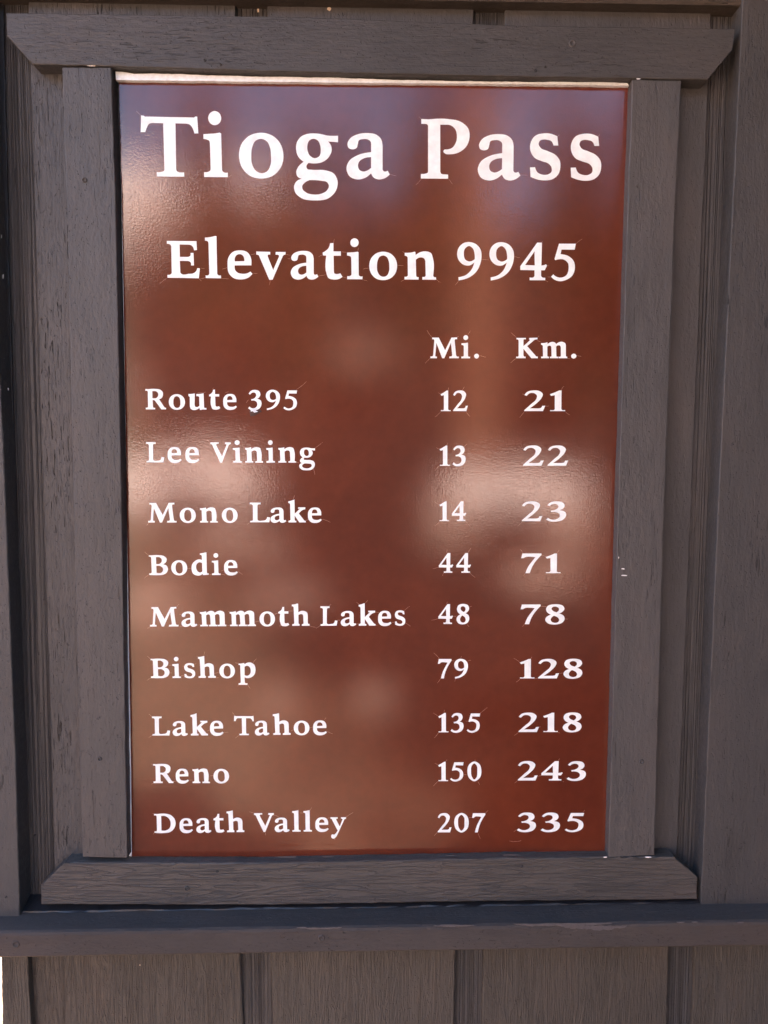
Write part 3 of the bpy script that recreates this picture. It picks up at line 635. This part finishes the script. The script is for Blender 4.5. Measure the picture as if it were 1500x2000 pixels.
for i, (x, y) in enumerate([(22, 1485), (5, 462), (8, 540), (18, 760), (10, 700)]):
    chip(x - 2, y, 0.9, 3.0 + i % 3, -0.005, M_CHIPW, wall_root, 30 + i)
chip(273, 1885, 1.6, 1.4, Y_SID, M_CHIP, wall_root, 12)
for i, (x, y, a, b) in enumerate([(560, 1674, 22, 1.0), (640, 1673.5, 14, 0.8), (880, 1671, 10, 0.7), (1000, 1670, 18, 0.8), (560, 1775, 30, 1.4), (700, 1775, 14, 1.3), (870, 1776, 22, 0.9)]):
    chip(x, y, a, b, -0.0156 if y < 1700 else -0.003, M_PEEL, sign if y < 1700 else wall_root, 50 + i)
# long strip of lifted paint along the ledge's front edge, and smaller nicks
def strip(px, y, m, parent, name="lifted_paint"): return patch(name, px, y, 0.0005, m, parent, 0.0004)
random.seed(21)
def ragged(x0, x1, ya, yb, sl, seed):
    random.seed(seed); n = 26; up, dn = [], []
    for i in range(n + 1):
        t = i / n; x = x0 + (x1 - x0) * t; w_ = math.sin(math.pi * min(1, t * 1.05)) ** 0.5 if t < 1 else 0
        up.append((x, ya + sl * (x - x0) + random.uniform(-0.5, 0.5)))
        dn.append((x + random.uniform(-3, 3), ya + sl * (x - x0) + 0.6 + (yb - ya) * w_ * random.uniform(0.55, 1.0)))
    for i in range(n):       # short quads, each its own ragged sliver
        yield [up[i], up[i + 1], dn[i + 1], dn[i]]
V, F = [], []
for args in [(1002, 1206, 1804.2, 1811, -0.012, 1), (1095, 1232, 1807.5, 1817.5, -0.002, 2), (590, 668, 1812, 1815.0, -0.014, 3), (850, 930, 1807.4, 1810.5, -0.012, 4)]:
    for q in ragged(*args):
        k = len(V)
        for j, (x, y) in enumerate(q):
            v = at(x, y, YL - 0.0007); V.append((v.x, v.y - random.uniform(0, 0.0005), v.z))
        F.append((k, k + 1, k + 2, k + 3))
link("lifted_paint", V, F, M_PEEL, wall_root)
for x, y, a in [(1330, 1801.5, 9), (1358, 1801, 7), (1447, 1802, 8), (590, 1812, 12), (880, 1807.5, 30)]:
    chip(x, y, a, 1.5, YL - 0.0004, M_PEEL, wall_root, int(x))
# paint lumps filling the gap between bottom rail and ledge
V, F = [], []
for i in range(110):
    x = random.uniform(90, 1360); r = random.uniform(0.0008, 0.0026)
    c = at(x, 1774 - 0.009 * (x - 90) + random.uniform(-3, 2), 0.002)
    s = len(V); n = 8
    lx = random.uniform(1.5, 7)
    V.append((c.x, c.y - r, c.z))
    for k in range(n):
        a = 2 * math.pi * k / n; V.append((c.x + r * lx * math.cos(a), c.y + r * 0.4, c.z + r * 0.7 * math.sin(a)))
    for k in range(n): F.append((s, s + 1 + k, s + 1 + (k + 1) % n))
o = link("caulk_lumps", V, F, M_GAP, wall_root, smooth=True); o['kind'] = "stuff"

# ---------------------------------------------------------------- the place behind the camera (seen only as reflections and shade)
def ground_mat():
    m, t, b = newmat("gravel_ground"); L = t.links.new
    n = N(t, "ShaderNodeTexNoise", Scale=1.0, Detail=8.0, Roughness=0.65); L(coords(t, (1.2, 1.2, 1.2), False), n.inputs["Vector"])
    f = N(t, "ShaderNodeTexNoise", Scale=1.0, Detail=5.0, Roughness=0.7); L(coords(t, (60, 60, 60), False), f.inputs["Vector"])
    c0 = ramp(t, n.outputs[0], [(0.3, (0.19, 0.120, 0.072)), (0.55, (0.35, 0.225, 0.145)), (0.75, (0.48, 0.32, 0.215))])
    # ground colour darkened before the wall to dim the panel's reflection, pale gravel on its left
    ge = N(t, "ShaderNodeTexCoord"); sx = N(t, "ShaderNodeSeparateXYZ"); L(ge.outputs["Object"], sx.inputs[0])
    e = mth(t, 'ADD', mth(t, 'ADD', sx.outputs[0], mth(t, 'MULTIPLY', n.outputs[0], 3.0)), mth(t, 'MULTIPLY', sx.outputs[1], -0.35))
    er = ramp(t, mth(t, 'ADD', e, -1.8), [(0.0, 0.0), (1.0, 1.0)])
    c = N(t, "ShaderNodeMixRGB"); L(er.outputs[0], c.inputs[0]); L(c0.outputs[0], c.inputs[1]); c.inputs[2].default_value = (0.018, 0.013, 0.010, 1)
    mx = N(t, "ShaderNodeMixRGB", blend_type='MULTIPLY'); mx.inputs[0].default_value = 0.5
    L(c.outputs[0], mx.inputs[1]); L(ramp(t, f.outputs[0], [(0.3, 0.5), (0.7, 1.2)]).outputs[0], mx.inputs[2]); L(mx.outputs[0], b.inputs["Base Color"])
    b.inputs["Roughness"].default_value = 0.95; b.inputs["Specular IOR Level"].default_value = 0.15
    bp = N(t, "ShaderNodeBump", Strength=0.8, Distance=0.02); L(f.outputs[0], bp.inputs["Height"]); L(bp.outputs[0], b.inputs["Normal"])
    return m
GZ = -1.5
def hill_h(x, y):
    d = math.hypot(x * 0.6, y)
    if y > -3: return GZ
    r = max(0.0, (-y - 14)) * 0.33
    r = min(r, 60)
    return GZ + r * (1 + 0.18 * noise.noise(Vector((x * 0.05, y * 0.05, 2)))) + (0.25 * noise.noise(Vector((x * .25, y * .25, 0))) if y < -6 else 0)
V, F = [], []
xs = [-900, -400, -200] + [x * 4 for x in range(-30, 31)] + [200, 400, 900]
ys = [900, 300, 100, 40, 15, 6, 2, 0, -1, -2, -3] + [-3 - 3 * i for i in range(1, 60)] + [-220, -350, -900]
for y in ys:
    for x in xs: V.append((x, y, hill_h(x, y)))
nx = len(xs)
for j in range(len(ys) - 1):
    for i in range(nx - 1): F.append((j * nx + i, (j + 1) * nx + i, (j + 1) * nx + i + 1, j * nx + i + 1))
o = link("ground", V, F, ground_mat(), None, Vector((0, 0, 0)), smooth=True); o['kind'] = "structure"

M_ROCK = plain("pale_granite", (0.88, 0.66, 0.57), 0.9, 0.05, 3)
M_ROCKT = plain("tan_granite", (0.52, 0.32, 0.24), 0.9, 0.05, 3)  # darker stone for the dimmer patches of reflection
M_BARK = plain("orange_bark", (0.26, 0.105, 0.055), 0.9, 0.02, 14)
M_BARKD = plain("grey_bark", (0.10, 0.075, 0.055), 0.9, 0.02, 14)
M_LEAF = plain("pine_needles", (0.035, 0.055, 0.022), 0.8, 0.0, 4)

def mir(px, py, dist):
    """where the mirror image seen at this spot of the panel really stands, dist metres behind the lens side of the wall"""
    p = at(px, py, 0); k = (DIST + dist) / DIST
    return Vector((p.x * k, -dist, p.z * k))
def rock(name, c, sx, sy, sz, seed, label, m=M_ROCK):
    bm = bmesh.new(); bmesh.ops.create_icosphere(bm, subdivisions=3, radius=1)
    for v in bm.verts:
        p = v.co.copy(); d = 1.05 + 0.38 * noise.noise(p * 1.3 + Vector((seed, 0, 0))) + 0.20 * noise.noise(p * 2.7 + Vector((0, seed, 0)))
        v.co = Vector((p.x * sx, p.y * sy, p.z * sz)) * d
    me = bpy.data.meshes.new(name); bm.to_mesh(me); bm.free(); me.materials.append(m)
    o = bpy.data.objects.new(name, me); COL.objects.link(o); o.location = c
    o['label'] = label; o['category'] = "boulder"; o['group'] = "pale granite boulders behind the camera"
    return o
P_ = [  # (px, py, half width px, half height px, distance, 1 = pale / 0 = tan, description); stones added to throw bright patches into the panel's reflection
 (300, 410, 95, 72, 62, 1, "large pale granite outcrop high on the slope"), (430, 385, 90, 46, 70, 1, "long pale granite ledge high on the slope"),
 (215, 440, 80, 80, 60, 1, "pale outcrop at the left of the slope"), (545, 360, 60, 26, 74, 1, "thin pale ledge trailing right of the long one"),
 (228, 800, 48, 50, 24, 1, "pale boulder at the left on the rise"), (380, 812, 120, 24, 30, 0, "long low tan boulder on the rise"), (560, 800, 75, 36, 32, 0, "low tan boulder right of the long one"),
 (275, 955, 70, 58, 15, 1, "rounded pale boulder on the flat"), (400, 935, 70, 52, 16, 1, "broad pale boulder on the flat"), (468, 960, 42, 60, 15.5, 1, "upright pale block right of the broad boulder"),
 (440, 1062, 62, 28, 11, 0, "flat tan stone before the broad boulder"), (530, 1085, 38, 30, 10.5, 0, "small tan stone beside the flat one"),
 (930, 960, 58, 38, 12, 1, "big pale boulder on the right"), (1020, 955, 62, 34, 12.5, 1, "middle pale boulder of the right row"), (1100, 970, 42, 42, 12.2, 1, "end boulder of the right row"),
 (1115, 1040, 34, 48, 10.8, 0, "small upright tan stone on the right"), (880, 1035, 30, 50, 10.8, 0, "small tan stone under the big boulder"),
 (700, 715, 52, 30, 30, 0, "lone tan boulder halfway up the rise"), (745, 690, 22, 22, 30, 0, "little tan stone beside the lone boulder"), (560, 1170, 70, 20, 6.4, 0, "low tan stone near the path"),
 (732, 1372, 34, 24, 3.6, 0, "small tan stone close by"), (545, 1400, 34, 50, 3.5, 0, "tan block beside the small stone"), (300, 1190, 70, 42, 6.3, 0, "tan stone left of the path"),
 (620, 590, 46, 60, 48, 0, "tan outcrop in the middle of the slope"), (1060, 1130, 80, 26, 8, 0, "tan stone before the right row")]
PATCHES = [p[:5] for p in P_]; DESC = [p[6] for p in P_]
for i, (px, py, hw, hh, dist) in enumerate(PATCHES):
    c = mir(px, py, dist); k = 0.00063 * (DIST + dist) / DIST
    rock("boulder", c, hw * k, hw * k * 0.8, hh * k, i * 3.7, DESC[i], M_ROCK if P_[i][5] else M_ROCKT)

rock("boulder", Vector((-1.75, -0.25, -0.75)), 0.80, 0.62, 0.95, 91.0, "tall pale boulder added unseen at the left end to bounce sunlight onto the wall")  # added as a sunlit reflector for the left side of the wall
def tree(x, y, z0, h, r, seed, label, bark, kind=0, crown0=0.15):
    random.seed(seed)
    h *= 0.78 if bark is M_BARKD else 1.0
    root = empty("pine_tree", Vector((x, y, z0)), label, "tree", "pines behind the camera")
    V, F = [], []; n = 8
    for j in range(7):
        t = j / 6
        for i in range(n):
            a = 2 * math.pi * i / n; rr = r * (1 - 0.85 * t) * (1 + 0.1 * random.random())
            V.append((x + rr * math.cos(a), y + rr * math.sin(a), z0 + t * h))
    for j in range(6):
        for i in range(n): F.append((j * n + i, j * n + (i + 1) % n, (j + 1) * n + (i + 1) % n, (j + 1) * n + i))
    link("trunk", V, F, bark, root, Vector((x, y, z0)))
    V, F = [], []
    for i in range(1500):
        t = random.random() ** 0.8
        zz = z0 + h * (crown0 + (1.02 - crown0) * t)
        R0 = h * 0.17 * (1 - t) ** 0.75 + 0.15
        a = random.random() * 6.283; rr = R0 * math.sqrt(random.random()) * (0.75 + 0.35 * math.sin(a * 3 + t * 25))
        c = Vector((x + rr * math.cos(a), y + rr * math.sin(a), zz - rr * 0.25))
        s = h * 0.03 * random.uniform(0.6, 1.3)
        u = Vector((random.gauss(0, 1), random.gauss(0, 1), random.gauss(0, .5))).normalized() * s
        v = Vector((random.gauss(0, 1), random.gauss(0, 1), random.gauss(0, .5))).normalized() * s * 0.7
        k = len(V); V += [c - u, c + v, c + u, c - v]; F.append((k, k + 1, k + 2, k + 3))
    link("crown", V, F, M_LEAF, root, Vector((x, y, z0)))
    return root
TREES = [(-15.5, -30, 12, .3), (-5.5, -26, 13, .3), (-2.0, -22, 11, .28), (1.6, -25, 12, .3), (6.2, -20, 11, .3), (10.5, -24, 13, .3), (15, -19, 12, .3), (-21, -24, 12, .3), (19, -28, 15, .35), (8.5, -34, 14, .3), (-10.0, -19, 8, .2), (4.0, -38, 14, .3), (-1.0, -42, 14, .3),(12.5,-14,11,.3),(21,-14,13,.3)]
for i, (x, y, h, r) in enumerate(TREES):
    tree(x, y, hill_h(x, y) - 0.2, h, r, 100 + i, "dark pine on the slope behind the camera, " + ["far left", "left of the middle", "in the middle", "just right of the middle", "right of the middle", "on the right", "far right", "at the left edge", "tall at the right", "behind on the right", "small on the left", "tall in the back row", "back row middle", "near on the right", "at the right edge"][i], M_BARKD)
c = mir(945, 400, 14)
tree(c.x, c.y, hill_h(c.x, c.y) - 0.1, 16, 0.42, 300, "orange-barked pine with a bare tall trunk", M_BARK, crown0=0.62)

# unseen dark boards added on the right to keep the light off that side
sw = empty("side_light_block", Vector((0.68, -0.5, GZ)), "unseen dark brown boards added at the right end to keep light off the wall", "wall")
def boxm(name, a, b, m, parent):
    V = [(x, y, z) for x in (a[0], b[0]) for y in (a[1], b[1]) for z in (a[2], b[2])]
    F = [(0, 1, 3, 2), (4, 6, 7, 5), (0, 4, 5, 1), (2, 3, 7, 6), (0, 2, 6, 4), (1, 5, 7, 3)]
    return link(name, V, F, m, parent)
for i in range(5):
    boxm("plank", (0.655, -0.22 - i * 0.185, GZ), (0.685, -0.04 - i * 0.185, 1.35), M_DARKW, sw)
boxm("side_block_post", (0.65, -1.05, GZ), (0.72, -0.97, 1.35), M_DARKW, sw)
# the rest of the same wall around what the photo shows: above, right and down to the ground; the roof at right is added to block sky light
for nm, a, b in [("upper_siding", (-0.50, 0.014, 0.72), (1.09, 0.05, 1.05)), ("eave_soffit", (-0.9, -0.60, 1.12), (1.09, 0.05, 1.15)), ("eave_fascia", (-0.9, -0.63, 1.08), (1.09, -0.601, 1.2)), ("sky_block_roof", (-0.22, -1.35, 1.125), (1.09, -0.635, 1.155)), ("right_siding", (0.64, -0.004, -0.95), (1.02, 0.05, 0.70)), ("base_siding", (-0.44, 0.014, GZ), (1.05, 0.05, -0.76))]:
    boxm(nm, a, b, M_LOWER, wall_root)
